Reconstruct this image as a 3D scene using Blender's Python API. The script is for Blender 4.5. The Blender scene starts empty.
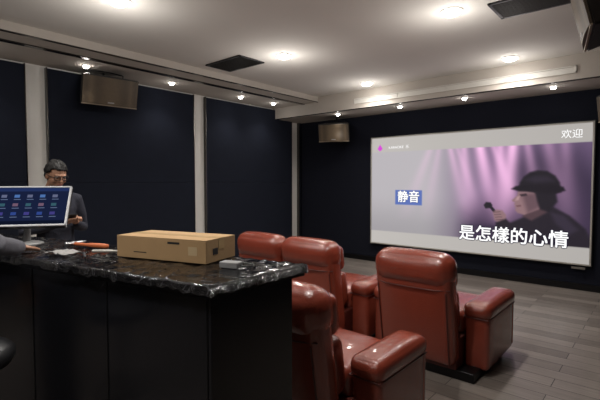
import bpy, bmesh, math, random
import numpy as np
from mathutils import Vector, Matrix, noise
random.seed(4)
S = bpy.context.scene
COL = S.collection
S.view_settings.view_transform = 'Standard'

def lin(c):
    return tuple(((x/12.92) if x <= 0.04045 else ((x+0.055)/1.055)**2.4) for x in c)
def rgb(r, g, b): return lin((r/255, g/255, b/255))

MATS = {}
def mat(name, color, rough=0.5, metal=0.0, spec=0.5, bump=0.0, bscale=50, vary=0.0, vscale=3, coat=0.0, emit=None, estr=0.0):
    if name in MATS: return MATS[name]
    m = bpy.data.materials.new(name); m.use_nodes = True
    nt = m.node_tree; b = nt.nodes['Principled BSDF']
    b.inputs['Base Color'].default_value = (*color, 1)
    b.inputs['Roughness'].default_value = rough
    b.inputs['Metallic'].default_value = metal
    b.inputs['Specular IOR Level'].default_value = spec
    b.inputs['Coat Weight'].default_value = coat
    if emit is not None:
        b.inputs['Emission Color'].default_value = (*emit, 1)
        b.inputs['Emission Strength'].default_value = estr
    tc = nt.nodes.new('ShaderNodeTexCoord')
    if vary > 0:
        n = nt.nodes.new('ShaderNodeTexNoise'); n.inputs['Scale'].default_value = vscale
        n.inputs['Detail'].default_value = 4
        nt.links.new(tc.outputs['Object'], n.inputs['Vector'])
        r = nt.nodes.new('ShaderNodeMix'); r.data_type = 'RGBA'
        r.inputs[6].default_value = (*[c*(1-vary) for c in color], 1)
        r.inputs[7].default_value = (*[min(1, c*(1+vary)) for c in color], 1)
        nt.links.new(n.outputs['Fac'], r.inputs[0])
        nt.links.new(r.outputs[2], b.inputs['Base Color'])
    if bump > 0:
        n2 = nt.nodes.new('ShaderNodeTexNoise'); n2.inputs['Scale'].default_value = bscale
        n2.inputs['Detail'].default_value = 3
        nt.links.new(tc.outputs['Object'], n2.inputs['Vector'])
        bp = nt.nodes.new('ShaderNodeBump'); bp.inputs['Strength'].default_value = bump
        bp.inputs['Distance'].default_value = 0.01
        nt.links.new(n2.outputs['Fac'], bp.inputs['Height'])
        nt.links.new(bp.outputs['Normal'], b.inputs['Normal'])
    MATS[name] = m
    return m

def empty(name, loc=(0,0,0), rot=(0,0,0)):
    o = bpy.data.objects.new(name, None); COL.objects.link(o)
    o.location = loc; o.rotation_euler = rot; o.empty_display_size = 0.1
    return o

def obj(name, bm, m, parent=None, loc=(0,0,0), rot=(0,0,0), smooth=False):
    me = bpy.data.meshes.new(name)
    bmesh.ops.recalc_face_normals(bm, faces=bm.faces)
    bm.to_mesh(me); bm.free()
    ms = m if isinstance(m, (list, tuple)) else [m]
    for k in ms: me.materials.append(k)
    if smooth:
        for p in me.polygons: p.use_smooth = True
    o = bpy.data.objects.new(name, me); COL.objects.link(o)
    o.location = loc; o.rotation_euler = rot
    if parent: o.parent = parent
    return o

def bbox(bm, lo, hi, mi=0):
    lo = Vector(lo); hi = Vector(hi)
    r = bmesh.ops.create_cube(bm, size=1)
    for v in r['verts']:
        v.co = Vector([(lo[i]+hi[i])/2 + v.co[i]*(hi[i]-lo[i]) for i in range(3)])
    fs = set(f for v in r['verts'] for f in v.link_faces)
    for f in fs: f.material_index = mi
    return r['verts']

def box(name, lo, hi, m, parent=None, bevel=0.0, loc=(0,0,0), rot=(0,0,0), seg=2):
    bm = bmesh.new(); bbox(bm, lo, hi)
    if bevel > 0:
        bmesh.ops.bevel(bm, geom=bm.edges[:], offset=bevel, segments=seg, affect='EDGES', profile=0.5)
    return obj(name, bm, m, parent, loc, rot)

def cushion_bm(bm, size, r, bulge, M=Matrix()):
    h = [s/2 for s in size]
    def axis(i):
        hh = h[i]; rr = min(r, hh*0.98)
        e = [-hh + rr*k for k in (0, .12, .3, .55, 1.0)]
        n = 5; inner = [(-hh+rr) + (2*(hh-rr))*k/(n+1) for k in range(1, n+1)]
        return e + inner + [-x for x in reversed(e)]
    ax = [axis(i) for i in range(3)]
    verts = {}
    def V(p):
        key = tuple(round(c, 6) for c in p)
        if key in verts: return verts[key]
        q = list(p); c = []; d = []
        for i in range(3):
            rr = min(r, h[i]*0.98)
            cc = max(-(h[i]-rr), min(h[i]-rr, q[i])); c.append(cc); d.append((q[i]-cc)/rr)
        L = math.sqrt(sum(x*x for x in d))
        if L > 1e-6:
            for i in range(3):
                rr = min(r, h[i]*0.98)
                q[i] = c[i] + d[i]/L*rr*1.0
        for i in range(3):
            j, k = (i+1) % 3, (i+2) % 3
            q[i] += bulge[i]*(p[i]/h[i])*(1-(p[j]/h[j])**2)*(1-(p[k]/h[k])**2)
        verts[key] = bm.verts.new(M @ Vector(q)); return verts[key]
    for i in range(3):
        j, k = (i+1) % 3, (i+2) % 3
        for s in (-1, 1):
            for a in range(len(ax[j])-1):
                for b in range(len(ax[k])-1):
                    ps = []
                    for (aa, bb) in ((a, b), (a+1, b), (a+1, b+1), (a, b+1)):
                        p = [0, 0, 0]; p[i] = s*h[i]; p[j] = ax[j][aa]; p[k] = ax[k][bb]; ps.append(V(p))
                    if len(set(ps)) == 4:
                        try: bm.faces.new(ps)
                        except ValueError: pass

def cushion(name, size, loc, m, parent, r=0.05, bulge=(0,0,0), rot=(0,0,0)):
    bm = bmesh.new(); cushion_bm(bm, size, r, bulge)
    return obj(name, bm, m, parent, loc, rot, smooth=True)

def loft(bm, rings, seg=16, cap=True, mi=0):
    rs = []
    for c, xv, yv in rings:
        rs.append([bm.verts.new(Vector(c) + Vector(xv)*math.cos(2*math.pi*k/seg) + Vector(yv)*math.sin(2*math.pi*k/seg)) for k in range(seg)])
    for a, b in zip(rs[:-1], rs[1:]):
        for k in range(seg):
            f = bm.faces.new((a[k], a[(k+1) % seg], b[(k+1) % seg], b[k])); f.material_index = mi
    if cap:
        for r_ in (rs[0], rs[-1]):
            f = bm.faces.new(r_); f.material_index = mi

def tube(bm, pts, radii, seg=10, round_ends=True, mi=0, closed=False):
    pts = [Vector(p) for p in pts]
    if not isinstance(radii, (list, tuple)): radii = [radii]*len(pts)
    rings = []; n = len(pts)
    up = None
    for i, p in enumerate(pts):
        if closed: t = (pts[(i+1) % n]-pts[i-1]).normalized()
        elif i == 0: t = (pts[1]-pts[0]).normalized()
        elif i == n-1: t = (pts[-1]-pts[-2]).normalized()
        else: t = ((pts[i+1]-p).normalized()+(p-pts[i-1]).normalized()).normalized()
        if up is None:
            up = Vector((0,0,1)) if abs(t.z) < 0.9 else Vector((1,0,0))
        x = (up - t*up.dot(t)).normalized(); y = t.cross(x); up = x
        rings.append((p, x, y, t, radii[i]))
    out = []
    if round_ends and not closed:
        p, x, y, t, r = rings[0]
        for a in (75, 50, 25):
            s = math.sin(math.radians(a)); c = math.cos(math.radians(a)); out.append((p - t*r*s, x*r*c, y*r*c))
    for p, x, y, t, r in rings: out.append((p, x*r, y*r))
    if round_ends and not closed:
        p, x, y, t, r = rings[-1]
        for a in (25, 50, 75):
            s = math.sin(math.radians(a)); c = math.cos(math.radians(a)); out.append((p + t*r*s, x*r*c, y*r*c))
    if closed: out.append(out[0])
    loft(bm, out, seg, cap=not closed, mi=mi)

def ellipsoid(bm, c, r, M=None, u=20, v=14):
    res = bmesh.ops.create_uvsphere(bm, u_segments=u, v_segments=v, radius=1)
    for w in res['verts']:
        p = Vector((w.co.x*r[0], w.co.y*r[1], w.co.z*r[2]))
        if M is not None: p = M @ p
        w.co = p + Vector(c)
    return res['verts']

def lathe(bm, prof, seg=32, c=(0,0,0), mi=0):
    loft(bm, [((c[0], c[1], c[2]+z), (r, 0, 0), (0, r, 0)) for r, z in prof], seg, True, mi)

def remesh(o, vox, smooth_it=3):
    m = o.modifiers.new('r', 'REMESH'); m.mode = 'VOXEL'; m.voxel_size = vox; m.use_smooth_shade = True
    s = o.modifiers.new('s', 'SMOOTH'); s.iterations = smooth_it; s.factor = 0.5
    dg = bpy.context.evaluated_depsgraph_get(); dg.update()
    me = bpy.data.meshes.new_from_object(o.evaluated_get(dg))
    o.modifiers.clear(); old = o.data; o.data = me
    if len(me.materials) == 0:
        for k in old.materials: me.materials.append(k)
    for p in me.polygons: p.use_smooth = True
    return o

# ------------------------------------------------------------ materials
M_ceil = mat('ceiling_paint', rgb(212,208,202), 0.9, bump=0.05, bscale=200, vary=0.03)
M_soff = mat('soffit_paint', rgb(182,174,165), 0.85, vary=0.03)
M_pale = mat('pale_wall', rgb(226,223,217), 0.6, vary=0.04)
M_navy = mat('navy_fabric', rgb(29,33,45), 0.92, spec=0.2, bump=0.5, bscale=350, vary=0.16, vscale=6)
M_navy2 = mat('navy_wall_fabric', rgb(26,28,38), 0.95, spec=0.15, bump=0.4, bscale=300, vary=0.1)
M_black = mat('black_metal', (0.01,0.01,0.011), 0.35, metal=0.6)
M_blackp = mat('black_plastic', (0.015,0.015,0.017), 0.45)
M_trim = mat('dark_chrome_trim', (0.10,0.095,0.09), 0.2, metal=1.0)
M_white = mat('white_paint', rgb(225,222,215), 0.5)
M_grey = mat('grey_plastic', rgb(150,150,150), 0.4)
M_silver = mat('silver_bezel', rgb(222,224,228), 0.4)
M_leather = mat('oxblood_leather', rgb(136,60,44), 0.25, spec=0.65, bump=0.25, bscale=120, vary=0.15, vscale=5, coat=0.3)
M_leather2 = mat('leather_piping', rgb(88,36,28), 0.45)
M_counter = mat('counter_lacquer', rgb(23,24,29), 0.22, spec=0.4, vary=0.2, vscale=2)
M_card = mat('cardboard', rgb(184,150,108), 0.85, vary=0.07, vscale=8)
M_tape = mat('packing_tape', rgb(202,172,128), 0.25)
M_ink = mat('black_ink', (0.02,0.02,0.02), 0.7)
M_lamp = mat('lamp_lens', (1,1,1), 0.5, emit=(1,0.98,0.94), estr=40)
M_lamp2 = mat('spot_lens', (1,1,1), 0.5, emit=(1,0.98,0.94), estr=28)

def floor_mat():
    m = bpy.data.materials.new('grey_oak_planks'); m.use_nodes = True
    nt = m.node_tree; b = nt.nodes['Principled BSDF']
    tc = nt.nodes.new('ShaderNodeTexCoord')
    br = nt.nodes.new('ShaderNodeTexBrick')
    br.inputs['Color1'].default_value = (*rgb(138,129,122), 1)
    br.inputs['Color2'].default_value = (*rgb(106,98,92), 1)
    br.inputs['Mortar'].default_value = (*rgb(38,34,31), 1)
    br.inputs['Scale'].default_value = 1.0
    br.inputs['Mortar Size'].default_value = 0.003
    br.inputs['Brick Width'].default_value = 1.2
    br.inputs['Row Height'].default_value = 0.16
    nt.links.new(tc.outputs['Object'], br.inputs['Vector'])
    mp = nt.nodes.new('ShaderNodeMapping'); mp.inputs['Scale'].default_value = (1.5, 22, 1)
    nt.links.new(tc.outputs['Object'], mp.inputs['Vector'])
    n = nt.nodes.new('ShaderNodeTexNoise'); n.inputs['Scale'].default_value = 2; n.inputs['Detail'].default_value = 6
    nt.links.new(mp.outputs['Vector'], n.inputs['Vector'])
    mr = nt.nodes.new('ShaderNodeMapRange'); mr.inputs[3].default_value = 0.6; mr.inputs[4].default_value = 1.35
    nt.links.new(n.outputs['Fac'], mr.inputs[0])
    mx = nt.nodes.new('ShaderNodeMix'); mx.data_type = 'RGBA'; mx.blend_type = 'MULTIPLY'; mx.inputs[0].default_value = 1
    nt.links.new(br.outputs['Color'], mx.inputs[6]); nt.links.new(mr.outputs[0], mx.inputs[7])
    nt.links.new(mx.outputs[2], b.inputs['Base Color'])
    b.inputs['Roughness'].default_value = 0.32
    return m
M_floor = floor_mat()

# ------------------------------------------------------------ room shell
XL, XR, YF, YB = -6.0, 1.08, 6.97, -2.4
ZC, ZS, ZBK = 3.05, 2.96, 2.75
box('floor', (XL-.1, YB-.1, -0.1), (XR+.1, YF+.1, 0), M_floor)
box('ceiling', (XL-.1, YB-.1, ZC), (XR+.1, YF+.1, ZC+.1), M_ceil)
box('wall_left', (XL-.1, YB-.1, 0), (XL, YF+.1, ZC), M_pale)
box('wall_right', (XR, YB-.1, 0), (XR+.1, YF+.1, ZC), M_navy2)
box('wall_front', (XL, YF, 0), (XR, YF+.1, ZC), M_navy2)
box('wall_back', (XL, YB-.1, 0), (XR, YB, ZC), M_navy2)
XSO = -4.85
box('ceiling_soffit_left', (XL, YB, ZS), (XSO, YF, ZC), M_soff)
box('ceiling_soffit_right', (-0.05, YB, ZS), (XR, YF, ZC), M_soff)
box('ceiling_bulkhead_front', (XL, 6.15, ZBK), (XR, YF, ZS), M_soff)
box('ceiling_bulkhead_front_upper', (XSO, 6.15, ZS), (-0.05, YF, ZC), M_soff)
box('trim_1', (-5.24, YB, ZS-.012), (-5.17, 6.15, ZS), M_trim)
box('trim_2', (XSO-.03, YB, ZS-.01), (XSO, 6.15, ZS), M_trim)
box('trim_3', (XL, 6.15, ZBK-.01), (XR, 6.19, ZBK), M_trim)
box('baseboard_front', (XL+.07, YF-.02, 0), (XR, YF, .09), M_black)
box('baseboard_left', (XL, YB, 0), (XL+.015, YF-.02, .09), M_black)

strips = [-0.5, 1.9, 4.34, 6.76]
edges = [YB] + strips + [YF-.02]
for i in range(len(edges)-1):
    a = edges[i] + (0.115 if i > 0 else 0.02); b = edges[i+1] - (0.115 if i < len(edges)-2 else 0.01)
    if b-a < 0.05: continue
    p = empty('acoustic_wall_panel', (XL, (a+b)/2, 0))
    w = (b-a)/2
    if w > .3:
        box('fabric_lower', (0, -w+.012, .1), (.06, w-.012, 1.494), M_navy, p, .004)
        box('fabric_upper', (0, -w+.012, 1.495), (.06, w-.012, ZS-.03), M_navy, p, .004)
    else:
        box('fabric', (0, -w+.012, .1), (.06, w-.012, ZS-.03), M_navy, p, .008)
    box('edge_trim_a', (0, -w, .09), (.066, -w+.012, ZS-.02), M_trim, p)
    box('edge_trim_b', (0, w-.012, .09), (.066, w, ZS-.02), M_trim, p)

p = empty('linear_air_diffuser', (-2.46, 6.15, 2.87))
box('frame_top', (-1.6, -.02, .032), (1.6, 0, .042), M_white, p)
box('frame_bottom', (-1.6, -.02, -.042), (1.6, 0, -.032), M_white, p)
for i in range(5):
    x = -1.6+i*.7975
    box('divider_%d' % i, (x, -.02, -.042), (x+.01, 0, .042), M_white, p)
for i in range(4):
    box('slat_%d' % i, (-1.59, -.014, -.0065), (1.59, -.002, .0065), M_white, p, loc=(0, 0, -.024+i*.016), rot=(math.radians(30), 0, 0))

def grille(x0, x1, y0, y1):
    p = empty('ceiling_air_grille', ((x0+x1)/2, (y0+y1)/2, ZC))
    w, d = (x1-x0)/2, (y1-y0)/2
    box('backing', (-w, -d, -.004), (w, d, 0), M_black, p)
    for nm, lo, hi in (('rim_a', (-w, -d, -.016), (w, -d+.025, 0)), ('rim_b', (-w, d-.025, -.016), (w, d, 0)),
                       ('rim_c', (-w, -d, -.016), (-w+.025, d, 0)), ('rim_d', (w-.025, -d, -.016), (w, d, 0))):
        box(nm, lo, hi, M_blackp, p)
    n = 14
    bm = bmesh.new()
    for i in range(n):
        y = -d+.03+(2*d-.06)*i/(n-1)
        bbox(bm, (-w+.02, y-.003, -.014), (w-.02, y+.003, -.003))
    obj('louvres', bm, mat('louvre_grey', rgb(60,58,56), .5), p)
grille(-4.66, -3.98, 3.50, 3.92)
grille(-1.22, -0.55, 3.92, 4.34)

# ------------------------------------------------------------ lamps
def downlight(x, y, z, r, lens, watt, ceiling_fill, spot=150):
    bm = bmesh.new()
    lathe(bm, [(r*1.3, 0), (r*1.3, -.006), (r*1.05, -.010), (r*1.0, -.004), (r*1.0, 0)], 28, mi=0)
    lathe(bm, [(r*0.99, -.001), (r*0.97, -.014), (r*.75, -.032), (.001, -.040)], 28, mi=1)
    o = obj('recessed_downlight', bm, [M_white, lens], None, (x, y, z), smooth=False)
    l = bpy.data.lights.new('beam', 'SPOT'); l.energy = watt; l.spot_size = math.radians(spot); l.spot_blend = 0.9
    l.shadow_soft_size = r*.8; l.color = (1, .955, .90)
    lo = bpy.data.objects.new('beam', l); COL.objects.link(lo); lo.parent = o; lo.location = (0, 0, -.06)
    if ceiling_fill > 0:  # added point light below the lamp to brighten the ceiling, without its own fixture
        g = bpy.data.lights.new('ceiling_fill', 'POINT'); g.energy = ceiling_fill; g.shadow_soft_size = .06; g.color = (1, .955, .90)
        go = bpy.data.objects.new('ceiling_fill', g); COL.objects.link(go); go.parent = o; go.location = (0, 0, -.40)
for x in (-3.60, -1.52):
    for y in (-0.3, 1.80, 3.88, 5.80):  # unseen row behind the camera, added along the grid for ambient light
        downlight(x, y, ZC, .080, M_lamp, 72, 10.5 if y < 5 else 6.5)
for y in (-.1, 1.1, 2.34, 3.56, 4.9, 5.7):
    downlight(-5.55, y, ZS, .036, M_lamp2, 15, 1.0, 120)
for x in (-4.6, -3.35, -2.3, -1.15):
    downlight(x, 6.42, ZBK, .034, M_lamp2, 6, .4, 110)

# ------------------------------------------------------------ projection screen
def sdf(poly, U, V):
    P = [(a*1.778, b) for a, b in poly]; X = U*1.778
    d = np.full(X.shape, 1e9); ins = np.zeros(X.shape, bool)
    n = len(P)
    for i in range(n):
        x0, y0 = P[i]; x1, y1 = P[(i+1) % n]
        ex, ey = x1-x0, y1-y0; L = ex*ex+ey*ey+1e-12
        t = np.clip(((X-x0)*ex+(V-y0)*ey)/L, 0, 1)
        d = np.minimum(d, np.hypot(X-x0-t*ex, V-y0-t*ey))
        c = ((y0 > V) != (y1 > V))
        with np.errstate(all='ignore'):
            xi = x0+(V-y0)*ex/(ey if abs(ey) > 1e-9 else 1e-9)
        ins ^= (c & (X < xi))
    return np.where(ins, -d, d)
def ss(a, b, x):
    t = np.clip((x-a)/(b-a), 0, 1); return t*t*(3-2*t)

SX0, SX1, SZ0, SZ1 = -4.17, -0.76, 0.375, 2.30
SW, SH = SX1-SX0, SZ1-SZ0
p_scr = empty('projection_screen', ((SX0+SX1)/2, YF-.06, (SZ0+SZ1)/2))
box('backing', (-SW/2-.03, .0, -SH/2-.03), (SW/2+.03, .059, SH/2+.03), M_blackp, p_scr)
fr = mat('screen_frame', rgb(170,166,158), .5)
for nm, lo, hi in (('frame_top', (-SW/2-.02, -.012, SH/2), (SW/2+.02, 0, SH/2+.018)), ('frame_bottom', (-SW/2-.02, -.012, -SH/2-.018), (SW/2+.02, 0, -SH/2)),
                   ('frame_a', (-SW/2-.02, -.012, -SH/2), (-SW/2, 0, SH/2)), ('frame_b', (SW/2, -.012, -SH/2), (SW/2+.02, 0, SH/2))):
    box(nm, lo, hi, fr, p_scr)
NW, NH = 340, 190
uu, vv = np.meshgrid(np.linspace(0, 1, NW), np.linspace(0, 1, NH))
def C(*c): return np.array(c)/255.0
img = np.zeros((NH, NW, 3))
g = ss(.28, .68, uu)[..., None]
img[:] = C(162,158,162)*(1-g) + C(92,74,102)*g
img = img*(1-.12*ss(.5, .9, vv)[..., None])
def paint(poly, col, soft=.008, alpha=1):
    global img
    a = ((1-ss(-soft, soft, sdf(poly, uu, vv)))*alpha)[..., None]
    img = img*(1-a)+C(*col)*a
paint([(.52,.68),(.66,.50),(.70,.25),(.80,.18),(.95,.20),(1.06,.4),(1.06,.95),(.50,.95)], (48,38,58), .13, .9)
for u0, sl, w, s in ((.415, .14, .010, .5), (.44, .20, .008, .4), (.49, .06, .014, .6), (.555, .12, .020, .95), (.60, .22, .012, .6), (.655, .03, .015, .75), (.715, -.04, .020, .95), (.755, .10, .012, .5), (.83, .12, .02, .4), (.90, .05, .016, .35), (.36, -.22, .014, .25), (.39, -.10, .01, .25)):
    uc = u0+sl*vv; ww = w+.040*vv
    a = (np.exp(-((uu-uc)/ww)**2)*s*np.clip(1-1.3*vv, 0, 1)**.7)[..., None]
    img = img*(1-a)+C(246,188,228)*a
paint([(.62,.95),(.64,.83),(.69,.75),(.755,.69),(.80,.63),(.87,.60),(.93,.66),(.985,.75),(1.01,.85),(1.01,.95)], (32,27,36), .014)
paint([(.86,.64),(.91,.66),(.96,.76),(.93,.80),(.88,.72)], (54,46,62), .02, .6)
paint([(.755,.68),(.775,.60),(.84,.56),(.85,.64),(.79,.71)], (70,52,58), .014)
paint([(.738,.46),(.732,.52),(.711,.556),(.713,.566),(.724,.574),(.720,.588),(.726,.597),(.721,.606),(.728,.618),(.724,.632),(.735,.655),(.762,.668),(.82,.62),(.845,.50)], (126,98,102), .008)
paint([(.75,.51),(.80,.50),(.83,.60),(.775,.655),(.765,.60)], (80,60,68), .026, .8)
paint([(.732,.53),(.742,.525),(.738,.555),(.724,.562)], (176,144,144), .008, .6)
paint([(.728,.598),(.748,.592),(.748,.604),(.732,.608)], (84,52,60), .005, .7)
paint([(.742,.512),(.768,.503),(.772,.520),(.748,.527)], (44,33,40), .006, .9)
paint([(.80,.49),(.875,.46),(.885,.56),(.855,.64),(.822,.62),(.81,.56)], (28,24,32), .014)
# dark hair / soft cap with a short brim
paint([(.735,.475),(.742,.42),(.757,.375),(.780,.342),(.81,.328),(.845,.335),(.875,.37),(.892,.42),(.897,.49),(.85,.51),(.79,.49)], (26,22,30), .012)
paint([(.708,.470),(.725,.448),(.76,.438),(.82,.440),(.87,.436),(.905,.452),(.912,.478),(.88,.500),(.83,.496),(.77,.488),(.74,.488)], (23,19,27), .011)
paint([(.765,.40),(.80,.37),(.85,.375),(.87,.41),(.80,.42)], (50,43,58), .022, .5)
paint([(.592,.602),(.602,.578),(.622,.580),(.630,.602),(.622,.625),(.600,.630)], (30,26,34), .007)
paint([(.615,.615),(.628,.61),(.672,.70),(.660,.715)], (28,24,32), .006)
paint([(.632,.655),(.648,.635),(.672,.640),(.688,.675),(.688,.72),(.668,.755),(.640,.72)], (126,98,102), .011)
for k in range(4):
    y = .655+.02*k
    paint([(.634+.004*k, y), (.664+.004*k, y-.006), (.664+.004*k, y-.001), (.634+.004*k, y+.005)], (72,52,60), .003, .8)
paint([(.645,.74),(.688,.705),(.74,.80),(.72,.92),(.66,.92)], (32,27,36), .012)
bar = np.maximum(1-ss(.13, .138, vv), ss(.878, .886, vv))[..., None]
img = img*(1-bar)+(C(168,164,160)*(1-.08*uu[..., None]))*bar  # letterbox bars greyed: room-light washout put into the picture colour
paint([(.143,.49),(.292,.49),(.292,.625),(.143,.625)], (70,92,160), .004, .9)
paint([(.035,.10),(.05,.06),(.065,.10),(.055,.12),(.045,.12)], (190,60,190), .004)
def srgb2lin(a): return np.where(a <= .04045, a/12.92, ((a+.055)/1.055)**2.4)
me = bpy.data.meshes.new('picture')
vs = [(-SW/2+SW*float(u), -.002, SH/2-SH*float(v)) for u, v in zip(uu.ravel(), vv.ravel())]
fs = [(r*NW+c, (r+1)*NW+c, (r+1)*NW+c+1, r*NW+c+1) for r in range(NH-1) for c in range(NW-1)]
me.from_pydata(vs, [], fs)
ca = me.color_attributes.new('pic', 'FLOAT_COLOR', 'POINT')
arr = np.ones((NW*NH, 4), dtype=np.float32); arr[:, :3] = srgb2lin(img.reshape(-1, 3)); ca.data.foreach_set('color', arr.ravel())
mp_ = bpy.data.materials.new('projected_picture'); mp_.use_nodes = True
nt = mp_.node_tree; b = nt.nodes['Principled BSDF']
at = nt.nodes.new('ShaderNodeAttribute'); at.attribute_name = 'pic'
nt.links.new(at.outputs['Color'], b.inputs['Emission Color']); b.inputs['Emission Strength'].default_value = 1.35
b.inputs['Base Color'].default_value = (.02, .02, .02, 1); b.inputs['Roughness'].default_value = .9; b.inputs['Specular IOR Level'].default_value = 0
me.materials.append(mp_)
o = bpy.data.objects.new('picture', me); COL.objects.link(o); o.parent = p_scr
def emat(name, c, s=1.0):
    return mat(name, (0, 0, 0), .9, spec=0, emit=c, estr=s)
E_white = emat('caption_white', (1, 1, 1), 1.1)
E_dark = emat('caption_outline', rgb(34,28,52), 1)
def text(body, u, v, size, m, parent, W, H, y=-.005, offset=0, name='caption', sp=1.0, dx=0, dz=0):
    cu = bpy.data.curves.new(name, 'FONT'); cu.body = body; cu.size = size; cu.offset = offset; cu.space_character = sp
    cu.align_x = 'CENTER'; cu.align_y = 'CENTER'; cu.materials.append(m)
    t = bpy.data.objects.new(name, cu); COL.objects.link(t); t.parent = parent
    t.location = (-W/2+W*u+dx, y, H/2-H*v+dz); t.rotation_euler = (math.pi/2, 0, 0)
    return t
for body, u, v, s, off in (('是怎樣的心情', .705, .845, .255, .016), ('静音', .218, .557, .21, .009)):
    for q, (ax_, az_) in enumerate(((1, 0), (-1, 0), (0, 1), (0, -1), (.7, .7), (-.7, .7), (.7, -.7), (-.7, -.7))):
        text(body, u, v, s, E_dark, p_scr, SW, SH, -.0035-.0001*q, 0, dx=ax_*off, dz=az_*off)
    for q, (ax_, az_) in enumerate(((1, 1), (-1, 1), (1, -1), (-1, -1))):
        text(body, u, v, s, E_white, p_scr, SW, SH, -.006-.0001*q, 0, dx=ax_*.004, dz=az_*.004)
text('欢迎', .93, .075, .13, E_white, p_scr, SW, SH, -.005)
text('KARAOKE  乐', .16, .095, .065, E_white, p_scr, SW, SH, -.005)
box('maker_label', (1.50, -.004, -SH/2-.075), (1.66, .0, -SH/2-.045), mat('label_grey', rgb(110,106,100), .6), p_scr)

# ------------------------------------------------------------ loudspeakers
def speaker_grille_mat():
    m = bpy.data.materials.new('bronze_speaker_grille'); m.use_nodes = True
    nt = m.node_tree; b = nt.nodes['Principled BSDF']
    tc = nt.nodes.new('ShaderNodeTexCoord'); v = nt.nodes.new('ShaderNodeTexVoronoi'); v.inputs['Scale'].default_value = 90
    v.inputs['Randomness'].default_value = .15
    nt.links.new(tc.outputs['Object'], v.inputs['Vector'])
    r = nt.nodes.new('ShaderNodeMapRange'); r.inputs[1].default_value = .2; r.inputs[2].default_value = .6
    nt.links.new(v.outputs['Distance'], r.inputs[0])
    mx = nt.nodes.new('ShaderNodeMix'); mx.data_type = 'RGBA'
    mx.inputs[6].default_value = (*rgb(48,39,30), 1); mx.inputs[7].default_value = (*rgb(98,83,64), 1)
    nt.links.new(r.outputs[0], mx.inputs[0]); nt.links.new(mx.outputs[2], b.inputs['Base Color'])
    b.inputs['Roughness'].default_value = .5
    return m
M_spk = speaker_grille_mat()
M_cab = mat('speaker_cabinet', rgb(34,30,27), .5, bump=.2, bscale=150)
M_cabedge = mat('speaker_edge_trim', rgb(150,138,120), .4)
def speaker(loc, yaw, tilt, w=.72, h=.38, d=.34, mount=None):
    p = empty('wall_loudspeaker', loc, (0, 0, yaw))
    t = bpy.data.objects.new('tilt_bracket', None); COL.objects.link(t); t.parent = p; t.rotation_euler = (tilt, 0, 0)
    bm = bmesh.new()
    pts = [(-w/2, -d/2), (w/2, -d/2), (w/2*.72, d/2), (-w/2*.72, d/2)]
    lo = [bm.verts.new((x, y, -h/2)) for x, y in pts]; hi = [bm.verts.new((x, y, h/2)) for x, y in pts]
    bm.faces.new(lo); bm.faces.new(hi)
    for i in range(4): bm.faces.new((lo[i], lo[(i+1) % 4], hi[(i+1) % 4], hi[i]))
    bmesh.ops.bevel(bm, geom=bm.edges[:], offset=.012, segments=2, affect='EDGES')
    obj('cabinet', bm, M_cab, t)
    box('edge_trim', (-w/2+.01, -d/2-.014, -h/2+.004), (w/2-.01, -d/2, -h/2+.016), M_cabedge, t)
    bm = bmesh.new()
    n = 14
    top = []; bot = []
    for i in range(n+1):
        x = -w/2+.018+(w-.036)*i/n; s = 2*x/w; y = -d/2-.012-.022*(1-s*s)
        top.append(bm.verts.new((x, y, h/2-.018))); bot.append(bm.verts.new((x, y, -h/2+.018)))
    for i in range(n): bm.faces.new((top[i], top[i+1], bot[i+1], bot[i]))
    e = bmesh.ops.extrude_face_region(bm, geom=bm.faces[:])
    for v in e['geom']:
        if isinstance(v, bmesh.types.BMVert): v.co.y = -d/2+.004
    obj('grille', bm, M_spk, t)
    box('badge', (-.04, -.004, -.008), (.04, 0, .008), M_grey, t, loc=(0, -d/2-.034, -h/2+.05))
    bm = bmesh.new()
    tube(bm, [(-w*.3, d*.1, h/2-.01), (-w*.3, d*.1, h/2+.03), (0, d*.25, h/2+.05), (w*.3, d*.1, h/2+.03), (w*.3, d*.1, h/2-.01)], .009, 8)
    obj('yoke', bm, M_black, t)
    if mount:
        bm = bmesh.new(); tube(bm, [(0, d*.25, h/2+.04), mount], .014, 8); obj('mount_arm', bm, M_black, p)
    return p
speaker((-5.66, 2.64, 2.71), math.radians(90-6), math.radians(14), mount=(0, .12, .238))
speaker((-4.80, 6.62, 2.45), math.radians(22), math.radians(12), w=.60, h=.34, d=.3, mount=(0, .1, .285))
speaker((-0.36, 6.62, 2.45), math.radians(-22), math.radians(12), w=.60, h=.34, d=.3, mount=(0, .1, .285))
speaker((-0.32, 3.60, 2.70), math.radians(-80), math.radians(14), w=.66, h=.36, d=.32, mount=(0, .1, .25))

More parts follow.
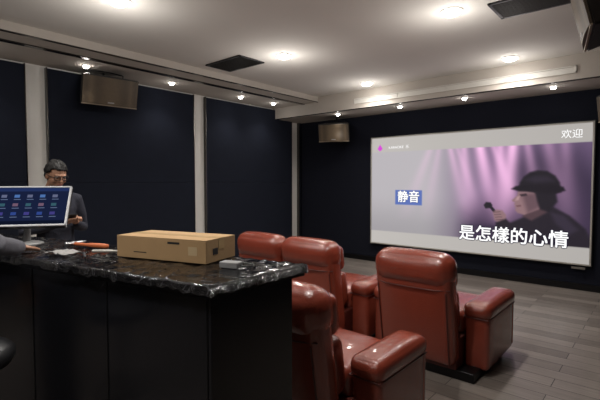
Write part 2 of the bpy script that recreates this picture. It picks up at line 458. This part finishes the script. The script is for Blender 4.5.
# ------------------------------------------------------------ recliners
def recliner(x, y, arms='LR', rz=0, al=0.70):
    p = empty('leather_recliner', (x, y, 0), (0, 0, rz))
    L = M_leather
    xl = -.50 if 'L' in arms else -.31; xr = .50 if 'R' in arms else .31
    y0 = -.16; yc = y0+al/2; yf = y0+al
    box('plinth', (xl+.06, -.30, 0), (xr-.06, yf-.10, .07), M_black, p, .005)
    box('underframe', (-.31, -.30, .06), (.31, yf-.10, .30), M_leather2, p, .01)
    cushion('seat', (.60, yf+.14, .20), (0, (yf-.14)/2, .37), L, p, .06, (0, .01, .03))
    cushion('footrest', (.60, .10, .27), (0, yf-.07, .25), L, p, .04, (0, .02, 0))
    for side, s in (('L', -1), ('R', 1)):
        if side not in arms: continue
        c = s*.405
        cushion('arm_body_'+side, (.185, al-.02, .43), (c, yc, .265), L, p, .035, (.006, .006, 0))
        cushion('arm_pad_'+side, (.215, al+.03, .125), (c, yc+.005, .50), L, p, .055, (.0, .01, .012))
        cushion('arm_front_'+side, (.19, .07, .40), (c, yf-.02, .27), L, p, .03, (0, .012, 0))
        bm = bmesh.new()
        tube(bm, [(c-.095, y0+.005, .452), (c-.095, yf, .452)], .005, 6)
        tube(bm, [(c+.095, y0+.005, .452), (c+.095, yf, .452)], .005, 6)
        tube(bm, [(c-.09, y0-.0, .452), (c+.09, y0-.0, .452)], .005, 6)
        obj('arm_piping_'+side, bm, M_leather2, p, smooth=True)
    b = bpy.data.objects.new('backrest', None); COL.objects.link(b); b.parent = p
    b.location = (0, -.24, .085); b.rotation_euler = (math.radians(9), 0, 0)
    cushion('back_shell', (.63, .17, .80), (0, -.03, .42), L, b, .06, (.0, .025, .0))
    cushion('head_roll', (.645, .23, .26), (0, -.02, .76), L, b, .10, (.005, .015, .012))
    cushion('lumbar_cushion', (.58, .15, .34), (0, .09, .40), L, b, .06, (0, .025, 0))
    cushion('head_cushion', (.58, .13, .24), (0, .09, .70), L, b, .06, (0, .02, 0))
    bm = bmesh.new()
    tube(bm, [(-.28, -.118, .04), (-.28, -.120, .62)], .005, 6)
    tube(bm, [(.28, -.118, .04), (.28, -.120, .62)], .005, 6)
    tube(bm, [(-.305, -.1, .640), (-.2, -.135, .640), (0, -.143, .640), (.2, -.135, .640), (.305, -.1, .640)], .005, 6)
    obj('back_piping', bm, M_leather2, b, smooth=True)
    return p
recliner(-1.48, 3.48)
recliner(-2.54, 3.48, 'R')
recliner(-3.19, 3.48, 'L')
recliner(-1.59, 2.06, al=.56)

# ------------------------------------------------------------ bar counter
CZ = 1.12
P = [Vector((-3.7, .44, 0)), Vector((-1.25, .954, 0)), Vector((-1.25, 1.486, 0)), Vector((-3.8, .887, 0))]
cc = sum(P, Vector())/4
def poly_prism(bm, pts, z0, z1, mi=0):
    a = [bm.verts.new((q.x, q.y, z0)) for q in pts]; b_ = [bm.verts.new((q.x, q.y, z1)) for q in pts]
    fs = [bm.faces.new(a), bm.faces.new(b_)]
    for i in range(4): fs.append(bm.faces.new((a[i], a[(i+1) % 4], b_[(i+1) % 4], b_[i])))
    for f in fs: f.material_index = mi
ctr = empty('bar_counter', (0, 0, 0))
def inset(pts, d):
    out = []
    n = len(pts)
    for i in range(n):
        e0 = (pts[i]-pts[i-1]).normalized(); e1 = (pts[(i+1) % n]-pts[i]).normalized()
        n0 = Vector((-e0.y, e0.x, 0)); n1 = Vector((-e1.y, e1.x, 0))
        bis = (n0+n1).normalized(); out.append(pts[i]+bis*(d/max(.2, bis.dot(n0))))
    return out
bm = bmesh.new(); poly_prism(bm, inset(P, .035), .10, CZ-.05)
bmesh.ops.bevel(bm, geom=bm.edges[:], offset=.004, segments=1, affect='EDGES'); obj('body', bm, M_counter, ctr)
bm = bmesh.new(); poly_prism(bm, inset(P, .07), 0, .10); obj('kick', bm, M_black, ctr)
bm = bmesh.new(); poly_prism(bm, P, CZ-.05, CZ-.001); obj('top_slab', bm, M_black, ctr)
fdir = (P[1]-P[0]).normalized(); fn = Vector((fdir.y, -fdir.x, 0))
bm = bmesh.new()
for k in range(5):
    q = inset(P, .035)[0] + fdir*(.1+.58*k)
    rr = bmesh.ops.create_cube(bm, size=1)
    for v in rr['verts']:
        v.co = q + fdir*(v.co.x*.006) + fn*(.001+v.co.y*.003) + Vector((0, 0, .585+v.co.z*.95))
obj('panel_joints', bm, M_black, ctr)
def film_mat():
    m = bpy.data.materials.new('protective_film'); m.use_nodes = True
    nt = m.node_tree; b = nt.nodes['Principled BSDF']
    b.inputs['Roughness'].default_value = .11
    b.inputs['Specular IOR Level'].default_value = 1.0
    b.inputs['Coat Weight'].default_value = .6; b.inputs['Coat Roughness'].default_value = .05
    tc = nt.nodes.new('ShaderNodeTexCoord')
    n = nt.nodes.new('ShaderNodeTexNoise'); n.inputs['Scale'].default_value = 9; n.inputs['Detail'].default_value = 5; n.inputs['Distortion'].default_value = 2.5
    v = nt.nodes.new('ShaderNodeTexVoronoi'); v.inputs['Scale'].default_value = 14; v.feature = 'DISTANCE_TO_EDGE'
    nt.links.new(tc.outputs['Object'], n.inputs['Vector']); nt.links.new(n.outputs['Color'], v.inputs['Vector'])
    ad = nt.nodes.new('ShaderNodeMath'); ad.operation = 'ADD'
    nt.links.new(n.outputs['Fac'], ad.inputs[0]); nt.links.new(v.outputs['Distance'], ad.inputs[1])
    bp = nt.nodes.new('ShaderNodeBump'); bp.inputs['Strength'].default_value = 1.0; bp.inputs['Distance'].default_value = .06
    nt.links.new(ad.outputs[0], bp.inputs['Height']); nt.links.new(bp.outputs['Normal'], b.inputs['Normal'])
    n3 = nt.nodes.new('ShaderNodeTexNoise'); n3.inputs['Scale'].default_value = 6; n3.inputs['Detail'].default_value = 8; n3.inputs['Distortion'].default_value = 1.8
    nt.links.new(tc.outputs['Object'], n3.inputs['Vector'])
    sb = nt.nodes.new('ShaderNodeMath'); sb.operation = 'SUBTRACT'; sb.inputs[1].default_value = .5
    nt.links.new(n3.outputs['Fac'], sb.inputs[0])
    ab = nt.nodes.new('ShaderNodeMath'); ab.operation = 'ABSOLUTE'; nt.links.new(sb.outputs[0], ab.inputs[0])
    mr = nt.nodes.new('ShaderNodeMapRange'); mr.inputs[1].default_value = 0; mr.inputs[2].default_value = .012; mr.inputs[3].default_value = 1; mr.inputs[4].default_value = 0
    nt.links.new(ab.outputs[0], mr.inputs[0])
    mx = nt.nodes.new('ShaderNodeMix'); mx.data_type = 'RGBA'
    mx.inputs[6].default_value = (*rgb(25,26,31), 1); mx.inputs[7].default_value = (*rgb(104,104,108), 1)  # pale veins: wrinkle glints painted into the film colour
    nt.links.new(mr.outputs[0], mx.inputs[0]); nt.links.new(mx.outputs[2], b.inputs['Base Color'])
    return m
M_film = film_mat()
bm = bmesh.new()
nx, ny = 220, 50
G = {}
Q = inset(P, -.006)
for i in range(nx+1):
    for j in range(ny+1):
        a, c = i/nx, j/ny
        q = (Q[0]*(1-a)+Q[1]*a)*(1-c)+(Q[3]*(1-a)+Q[2]*a)*c
        z = CZ+.001+.006*(1-abs(noise.noise(Vector((q.x*11, q.y*11, 2)))*2.2))**4 + .002*noise.noise(Vector((q.x*30, q.y*30, 7)))
        z = min(max(z, CZ+.0005), CZ+.008)
        G[i, j] = bm.verts.new((q.x, q.y, z))
for i in range(nx):
    for j in range(ny): bm.faces.new((G[i, j], G[i+1, j], G[i+1, j+1], G[i, j+1]))
rim = [G[i, 0] for i in range(nx+1)] + [G[nx, j] for j in range(1, ny+1)] + [G[i, ny] for i in range(nx-1, -1, -1)] + [G[0, j] for j in range(ny-1, 0, -1)]
n = len(rim)
prev = rim
for st in range(1, 5):
    cur = []
    for k_, v in enumerate(rim):
        a_ = Vector((v.co.x, v.co.y, 0))
        drop = (.034+.010*noise.noise(a_*9)+.010*noise.noise(a_*34))*st/4
        e = (rim[(k_+1) % n].co-rim[k_-1].co); nn = Vector((e.y, -e.x, 0)).normalized()
        off = .003+.007*st/4*(1+noise.noise(a_*26+Vector((0, 0, st*.3))))
        cur.append(bm.verts.new(v.co+nn*off-Vector((0, 0, drop))))
    for k_ in range(n): bm.faces.new((prev[k_], prev[(k_+1) % n], cur[(k_+1) % n], cur[k_]))
    prev = cur
obj('film_cover', bm, M_film, ctr, smooth=True)
CT = CZ+.006

bx = empty('cardboard_box', (-1.862, 1.208, CT), (0, 0, math.radians(17.3)))
w, d, h = .270, .122, .105
box('carton', (-w, -d, 0), (w, d, h), M_card, bx, .003)
box('flap_a', (-w, -d, h), (w, -.002, h+.003), M_card, bx)
box('flap_b', (-w, .002, h), (w, d, h+.003), M_card, bx)
box('tape', (-w-.0005, -.024, h+.003), (w+.0005, .024, h+.0038), M_tape, bx)
box('tape_end', (w, -.024, h-.05), (w+.0008, .024, h+.0038), M_tape, bx)
box('print_a', (.05, -d-.0008, .082), (.12, -d, .092), M_ink, bx)
box('print_b', (-.16, -d-.0008, .03), (-.08, -d, .034), M_ink, bx)
box('print_c', (w, -.07, .035), (w+.0008, -.03, .065), M_ink, bx)
box('print_d', (.17, -d-.0008, .035), (.22, -d, .075), mat('label_tan', rgb(205,180,140), .6), bx)

pa = empty('power_adapter', (-1.43, 1.20, CT), (0, 0, math.radians(20)))
box('body', (-.045, -.025, 0), (.045, .025, .028), M_grey, pa, .005)
bm = bmesh.new(); tube(bm, [(.045, 0, .012), (.07, .01, .008), (.09, .04, .005), (.07, .08, .005), (.02, .09, .005)], .003, 8); obj('cord', bm, M_blackp, pa, smooth=True)

hm = empty('claw_hammer', (-2.48, 1.04, CT), (0, 0, math.radians(18)))
bm = bmesh.new()
loft(bm, [((-.11, 0, .016), (0, .010, 0), (0, 0, .010)), ((-.02, 0, .016), (0, .010, 0), (0, 0, .009)), ((.02, 0, .016), (0, .013, 0), (0, 0, .013)), ((.11, 0, .016), (0, .016, 0), (0, 0, .014)), ((.14, 0, .016), (0, .013, 0), (0, 0, .012))], 14)
obj('handle', bm, mat('orange_rubber', rgb(210,112,64), .5), hm, smooth=True)
bm = bmesh.new()
tube(bm, [(-.12, -.05, .018), (-.12, -.03, .018), (-.12, .0, .018), (-.12, .02, .018)], [.015, .011, .013, .011], 12, round_ends=False)
tube(bm, [(-.116, .015, .018), (-.113, .045, .020), (-.105, .07, .024)], [.009, .007, .003], 8)
tube(bm, [(-.124, .015, .018), (-.127, .045, .020), (-.135, .07, .024)], [.009, .007, .003], 8)
obj('head', bm, mat('steel', (.5,.5,.52), .3, metal=1), hm, smooth=True)

bm = bmesh.new()
gv = {}
for i in range(31):
    for j in range(17):
        x = (i/30-.5)*.15*(1+.1*noise.noise(Vector((j*.3, 1, 0)))); y = (j/16-.5)*.10*(1+.2*noise.noise(Vector((i*.2, 5, 0))))
        z = .004+.022*abs(noise.noise(Vector((x*14, y*14, 3))))+.01*abs(noise.noise(Vector((x*40, y*40, 1))))
        gv[i, j] = bm.verts.new((x, y, z))
for i in range(30):
    for j in range(16): bm.faces.new((gv[i, j], gv[i+1, j], gv[i+1, j+1], gv[i, j+1]))
o = obj('crumpled_cloth', bm, mat('grey_cloth', rgb(160,158,156), .9), None, (-2.36, .86, CT), (0, 0, math.radians(14)), smooth=True)
sm = o.modifiers.new('s', 'SOLIDIFY'); sm.thickness = .003; sm.offset = 1

for (x, y, a, c, nm) in ((-2.24, 1.02, 40, rgb(200,196,188), 'marker_pen'), (-2.20, .90, -20, rgb(40,40,45), 'marker_pen')):
    bm = bmesh.new(); tube(bm, [(-.06, 0, .009), (.04, 0, .009), (.045, 0, .009), (.065, 0, .009)], [.008, .008, .006, .005], 10)
    obj(nm, bm, mat('pen_%d' % int(c[0]*99), c, .4), None, (x, y, CT), (0, 0, math.radians(a)), smooth=True)

mn = empty('touchscreen_monitor', (-2.90, .845, CT), (0, 0, math.radians(56)))
bm = bmesh.new(); lathe(bm, [(.10, 0), (.10, .008), (.09, .013), (.03, .016), (.001, .016)], 32); obj('base', bm, M_grey, mn)
bm = bmesh.new(); tube(bm, [(0, .03, .01), (0, .05, .10), (0, .035, .20)], [.022, .018, .018], 12); obj('neck', bm, M_grey, mn, smooth=True)
th = bpy.data.objects.new('display_head', None); COL.objects.link(th); th.parent = mn; th.location = (0, 0, .228); th.rotation_euler = (math.radians(-36), 0, 0)
mw, mh = .245, .142
box('housing', (-mw, -.002, -mh), (mw, .03, mh), M_blackp, th, .006)
for nm, lo, hi in (('bezel_t', (-mw, -.010, mh-.010), (mw, 0, mh)), ('bezel_b', (-mw, -.010, -mh), (mw, 0, -mh+.012)), ('bezel_l', (-mw, -.010, -mh), (-mw+.011, 0, mh)), ('bezel_r', (mw-.011, -.010, -mh), (mw, .02, mh))):
    box(nm, lo, hi, M_silver, th, .002)
box('panel', (-mw+.010, -.005, -mh+.011), (mw-.010, -.002, mh-.009), emat('ui_background', rgb(24,32,60), 1), th)
box('ui_header', (-mw+.012, -.0056, mh-.036), (mw-.012, -.005, mh-.012), emat('ui_header', rgb(34,48,90), 1), th)
box('ui_footer', (-mw+.012, -.0056, -mh+.014), (mw-.012, -.005, -mh+.038), emat('ui_footer', rgb(14,20,38), 1), th)
cols = [emat('ui_%d' % i, rgb(*c), 1) for i, c in enumerate([(76,112,170), (64,60,126), (52,88,100), (96,102,130), (48,70,136), (110,86,106)])]
for r_ in range(3):
    for c_ in range(6):
        x = -mw+.050+c_*.068; z = .085-r_*.062
        box('ui_icon_%d_%d' % (r_, c_), (x, -.006, z-.024), (x+.028, -.005, z-.004), cols[(r_*5+c_*3) % 6], th)
        box('ui_name_%d_%d' % (r_, c_), (x, -.006, z-.040), (x+.036, -.005, z-.036), emat('ui_label', rgb(96,110,140), 1), th)

# ------------------------------------------------------------ bar stool
st = empty('bar_stool', (-2.17, .40, 0), (0, 0, math.radians(-10)))
bm = bmesh.new(); lathe(bm, [(.19, 0), (.19, .01), (.17, .022), (.04, .035), (.03, .06), (.028, .42), (.02, .43), (.02, .70), (.06, .73), (.001, .73)], 32); obj('pedestal', bm, M_trim, st, smooth=False)
bm = bmesh.new(); lathe(bm, [(.12, .73), (.165, .735), (.18, .76), (.18, .79), (.16, .81), (.10, .82), (.001, .822)], 32); obj('seat', bm, mat('black_leather', (.02,.02,.022), .4), st, smooth=True)
bm = bmesh.new(); tube(bm, [(.14*math.cos(a), .14*math.sin(a), .32) for a in [2*math.pi*k/24 for k in range(24)]], .009, 8, closed=True)
tube(bm, [(-.14, 0, .32), (.14, 0, .32)], .007, 8); obj('foot_ring', bm, M_trim, st, smooth=True)
bm = bmesh.new(); N = 18; ri = []
for k in range(N+1):
    a = math.radians(-75+150*k/N) - math.pi/2
    c_, s_ = math.cos(a), math.sin(a); hh = .06+.08*math.cos(math.radians(-75+150*k/N))**1
    ri.append([bm.verts.new((r0*c_, r0*s_, z)) for r0, z in ((.172, .77), (.20, .77), (.21, .80+hh), (.196, .812+hh), (.18, .80+hh))])
for a, b_ in zip(ri[:-1], ri[1:]):
    for q in range(5): bm.faces.new((a[q], a[(q+1) % 5], b_[(q+1) % 5], b_[q]))
bm.faces.new(ri[0]); bm.faces.new(ri[-1]); obj('low_back', bm, mat('black_leather', (.02,.02,.022), .4), st, smooth=True)

# ------------------------------------------------------------ people
M_pants = mat('dark_trousers', rgb(30,32,42), .85, vary=.1)
M_skin = mat('skin', rgb(186,140,114), .5, vary=.05, vscale=20)
M_hair = mat('black_hair', rgb(18,16,15), .5, bump=.6, bscale=120)
M_lips = mat('lips', rgb(156,90,80), .45); M_eye = mat('eye_white', rgb(225,220,214), .3)
def figure(name, loc, yaw, shirt, arms, tilt, hyaw, glasses=True, headx=.045):
    man = empty(name, loc, (0, 0, yaw))
    bm = bmesh.new()
    rings = [(0, .86, .085, .14), (0, .93, .11, .165), (0, 1.0, .108, .16), (.0, 1.09, .105, .155), (0, 1.2, .115, .168), (-.005, 1.30, .122, .185), (-.01, 1.37, .108, .185), (-.005, 1.42, .085, .15), (.0, 1.455, .066, .085), (.012, 1.485, .060, .066)]
    loft(bm, [((x, 0, z), (a, 0, 0), (0, c, 0)) for x, z, a, c in rings], 28)
    for s in (-1, 1):
        el, mid, wr = arms[s]
        sh = Vector((-.01, s*.185, 1.375)); el = Vector(el); wr = Vector(wr)
        tube(bm, [(-.005, s*.10, 1.41), sh, sh.lerp(el, .5)+Vector((0, s*.008, 0)), el, el.lerp(wr, .5), wr], [.05, .066, .058, .050, .046, .037], 14)
        tube(bm, [(0, s*.085, .93), (.005, s*.095, .72), (.015, s*.10, .50), (.0, s*.105, .30), (-.01, s*.11, .09)], [.095, .088, .066, .062, .052], 16)
    body = obj('body', bm, [shirt, M_pants], man)
    remesh(body, .011, 4)
    if len(body.data.materials) < 2:
        body.data.materials.clear(); body.data.materials.append(shirt); body.data.materials.append(M_pants)
    for pl in body.data.polygons: pl.material_index = 1 if (pl.center.z < .90 and abs(pl.center.y) < .2) else 0
    bm = bmesh.new(); rr = .064
    tube(bm, [(.012+rr*math.cos(a), rr*1.02*math.sin(a), 1.488+.012*(-math.cos(a))) for a in [2*math.pi*k/24 for k in range(24)]], .011, 8, closed=True)
    obj('collar', bm, shirt, man, smooth=True)
    for s, nm in ((-1, 'shoe_R'), (1, 'shoe_L')):
        bm = bmesh.new()
        loft(bm, [((-.075, s*.11, .045), (0, .020, 0), (0, 0, .030)), ((-.06, s*.11, .05), (0, .036, 0), (0, 0, .05)), ((0, s*.112, .05), (0, .040, 0), (0, 0, .05)), ((.08, s*.118, .036), (0, .046, 0), (0, 0, .036)), ((.15, s*.122, .027), (0, .043, 0), (0, 0, .027)), ((.185, s*.124, .022), (0, .022, 0), (0, 0, .018))], 18)
        obj(nm, bm, M_blackp, man, smooth=True)
    hd = bpy.data.objects.new('head', None); COL.objects.link(hd); hd.parent = man
    hd.location = (headx, 0, 1.60); hd.rotation_euler = (0, tilt, hyaw)
    bm = bmesh.new()
    ellipsoid(bm, (-.012, 0, .02), (.097, .076, .095))
    ellipsoid(bm, (.012, 0, -.035), (.074, .064, .075))
    ellipsoid(bm, (.042, 0, -.072), (.042, .040, .036))
    ellipsoid(bm, (.074, 0, -.094), (.014, .018, .012))
    ellipsoid(bm, (.070, 0, .022), (.022, .052, .012))
    tube(bm, [(.080, 0, .012), (.094, 0, -.012), (.101, 0, -.030)], [.008, .010, .013], 10)
    for s in (-1, 1):
        ellipsoid(bm, (.093, s*.011, -.034), (.009, .007, .007))
        ellipsoid(bm, (-.008, s*.078, -.012), (.018, .009, .030))
        ellipsoid(bm, (.058, s*.042, -.030), (.022, .018, .022))
    ellipsoid(bm, (.082, 0, -.058), (.011, .022, .007)); ellipsoid(bm, (.080, 0, -.069), (.010, .018, .007))
    tube(bm, [(-.015, 0, -.05), (-.05, 0, -.15)], [.052, .056], 16)
    h_ = obj('face', bm, M_skin, hd); remesh(h_, .0045, 2)
    bm = bmesh.new()
    ellipsoid(bm, (.0905, 0, -.058), (.004, .020, .0045)); ellipsoid(bm, (.0875, 0, -.0685), (.004, .016, .0045))
    obj('lips', bm, M_lips, hd, smooth=True)
    bm = bmesh.new()
    for s in (-1, 1): ellipsoid(bm, (.076, s*.032, .002), (.010, .014, .0055))
    obj('eyes', bm, M_eye, hd, smooth=True)
    bm = bmesh.new()
    for s in (-1, 1):
        ellipsoid(bm, (.0845, s*.032, -.001), (.003, .0055, .0045))
        tube(bm, [(.078, s*.016, .019), (.0815, s*.032, .024), (.071, s*.052, .018)], [.003, .0042, .0025], 8)
        tube(bm, [(.082, s*.019, .005), (.087, s*.032, .008), (.078, s*.046, .004)], .0018, 6)
    obj('irises_and_brows', bm, M_hair, hd, smooth=True)
    if glasses:
        bm = bmesh.new()
        for s in (-1, 1):
            pts = []
            for k in range(20):
                a = 2*math.pi*k/20; cy = abs(math.cos(a))**.7*math.copysign(1, math.cos(a)); cz = abs(math.sin(a))**.7*math.copysign(1, math.sin(a))
                pts.append((.100-.010*abs(.5+.5*cy*s*1.0)*1.2, s*.034+.026*cy, -.001+.018*cz))
            tube(bm, pts, .0032, 6, closed=True)
            tube(bm, [(.092, s*.060, .006), (.04, s*.082, .006), (-.015, s*.088, .008), (-.03, s*.085, -.012)], .003, 6)
        tube(bm, [(.099, -.009, .003), (.103, 0, .006), (.099, .009, .003)], .0025, 6)
        obj('glasses', bm, M_blackp, hd, smooth=True)
    bm = bmesh.new()
    ellipsoid(bm, (0, 0, 0), (1, 1, 1), u=60, v=40)
    dele = []
    for v in bm.verts:
        n_ = v.co.copy()
        q = Vector((-.018+n_.x*.106, n_.y*.088, .028+n_.z*.108))
        fringe = .062+.008*math.sin(n_.y*9)+.005*math.sin(n_.y*31)
        if (q.x > .035 and q.z < fringe) or (q.x > -.035 and q.z < .014+.6*max(0, q.x)) or q.z < -.060: dele.append(v)
        nz = noise.noise(Vector((n_.x*3, n_.y*9, n_.z*3)))*.010 + noise.noise(n_*14)*.005
        v.co = q + n_*(nz+.001)
    bmesh.ops.delete(bm, geom=dele, context='VERTS')
    hr = obj('hair', bm, M_hair, hd, smooth=True)
    sm = hr.modifiers.new('s', 'SOLIDIFY'); sm.thickness = .012; sm.offset = -1
    return man

man = figure('man_using_phone', (-4.11, 1.44, 0), math.radians(2), mat('charcoal_jacket', rgb(46,48,60), .85, bump=.4, bscale=60, vary=.15),
             {s: ((-.02, s*.25, 1.10), None, (.215, s*.095, 1.165)) for s in (-1, 1)}, math.radians(19), math.radians(4))
man.scale = (.975, .975, .975)
Pc = Vector((.31, 0, 1.225)); A = Vector((.86, 0, .5)).normalized(); B = Vector((0, 1, 0)); Nn = Vector((-.5, 0, .86)).normalized()
R = Matrix((A, B, Nn)).transposed()
def hp(a, b_, n_): return Pc+A*a+B*b_+Nn*n_
bm = bmesh.new(); bbox(bm, (-.075, -.0375, -.004), (.075, .0375, .004)); bmesh.ops.bevel(bm, geom=bm.edges[:], offset=.003, segments=2, affect='EDGES')
ph = obj('smartphone', bm, M_blackp, man); ph.matrix_local = Matrix.Translation(Pc) @ R.to_4x4()
bm = bmesh.new(); bbox(bm, (-.07, -.034, .0041), (.07, .034, .0046))
ph2 = obj('smartphone_display', bm, emat('phone_display', rgb(120,135,160), 1), man); ph2.matrix_local = Matrix.Translation(Pc) @ R.to_4x4()
bm = bmesh.new()
ellipsoid(bm, hp(-.018, -.018, -.022), (.046, .040, .014), R)
tube(bm, [(.20, -.10, 1.158), (.235, -.075, 1.175), hp(-.04, -.03, -.024)], [.027, .025, .022], 12)
for i in range(4):
    a = -.040+.021*i; ln = (.8, 1.0, .95, .85)[3-i]
    tube(bm, [hp(a, -.01, -.022), hp(a+.002, .022, -.020), hp(a+.004, .044, -.012), hp(a+.005, .0475, .002*ln), hp(a+.006, .040, .0125*ln)], [.0088, .0085, .0078, .0074, .0066], 10)
tube(bm, [hp(-.045, -.035, -.020), hp(-.030, -.050, -.008), hp(-.008, -.047, .006), hp(.014, -.030, .0135)], [.013, .0105, .0095, .008], 10)
hr_ = obj('hand_R', bm, M_skin, man); remesh(hr_, .003, 2)
bm = bmesh.new()
ellipsoid(bm, hp(-.072, .062, .004), (.040, .036, .014), R)
tube(bm, [(.20, .10, 1.158), (.225, .09, 1.18), hp(-.085, .066, .004)], [.027, .025, .022], 12)
tube(bm, [hp(-.045, .045, .008), hp(-.018, .032, .028), hp(.006, .020, .026), hp(.018, .012, .013)], [.0088, .0082, .0075, .0066], 10)
for i in range(3):
    b_ = .060+.017*i; ln = (1, .93, .78)[i]
    tube(bm, [hp(-.045, b_, .004), hp(-.045+.036*ln, b_+.002, .010), hp(-.045+.052*ln, b_, -.012), hp(-.045+.036*ln, b_-.002, -.026)], [.0088, .0083, .0076, .0066], 10)
tube(bm, [hp(-.092, .045, .006), hp(-.080, .020, .016), hp(-.060, .006, .0135)], [.012, .0098, .008], 10)
hl_ = obj('hand_L', bm, M_skin, man); remesh(hl_, .003, 2)

# operator leaning on the counter, working at the touchscreen
op = figure('man_operating_touchscreen', (-2.70, .35, 0), math.radians(104), mat('grey_shirt', rgb(104,104,112), .85, bump=.3, bscale=50, vary=.1),
            {-1: ((.115, -.43, 1.205), None, (.285, -.285, 1.168)), 1: ((-.03, .245, 1.10), None, (.04, .245, .885))}, math.radians(12), math.radians(8), glasses=False)
def loose_hand(name, parent, wrist, fwd, up, thumb_side, curl):
    wrist = Vector(wrist); f = Vector(fwd).normalized(); u = Vector(up); u = (u-f*u.dot(f)).normalized(); s = u.cross(f)*thumb_side
    def q(a, b_, c): return wrist+f*a+s*b_+u*c
    Rm = Matrix((f, s, u)).transposed()
    bm = bmesh.new()
    tube(bm, [q(-.03, 0, 0), q(.01, 0, 0), q(.04, 0, 0)], [.027, .025, .022], 12)
    ellipsoid(bm, q(.055, 0, 0), (.048, .040, .014), Rm)
    for i in range(4):
        b_ = .030-.020*i; L = (.070, .080, .074, .058)[i]
        tube(bm, [q(.075, b_*.9, 0), q(.098, b_, .002), q(.098+L*.45, b_*1.05, -curl*.3*L), q(.098+L*.8, b_*1.05, -curl*.8*L)], [.0095, .0088, .0080, .0068], 10)
    tube(bm, [q(.025, .022, -.002), q(.050, .048, -.006), q(.080, .060, -.010)], [.013, .0105, .0085], 10)
    o = obj(name, bm, M_skin, parent); remesh(o, .003, 2)
loose_hand('hand_R', op, (.288, -.282, 1.168), (.8, .5, -.22), (0, 0, 1), 1, .05)
loose_hand('hand_L', op, (.042, .245, .875), (.12, 0, -1), (0, 1, 0), 1, .7)

# ------------------------------------------------------------ world + camera
wd = bpy.data.worlds.new('world'); S.world = wd; wd.use_nodes = True
wd.node_tree.nodes['Background'].inputs[0].default_value = (.05, .05, .06, 1)
cam = bpy.data.cameras.new('camera'); cam.sensor_width = 36; cam.lens = 425/600*36
co = bpy.data.objects.new('camera', cam); COL.objects.link(co)
co.location = (0, 0, 1.5); co.rotation_euler = (math.radians(90-2.43), 0, math.radians(40.7))
cam.clip_start = .02
S.camera = co
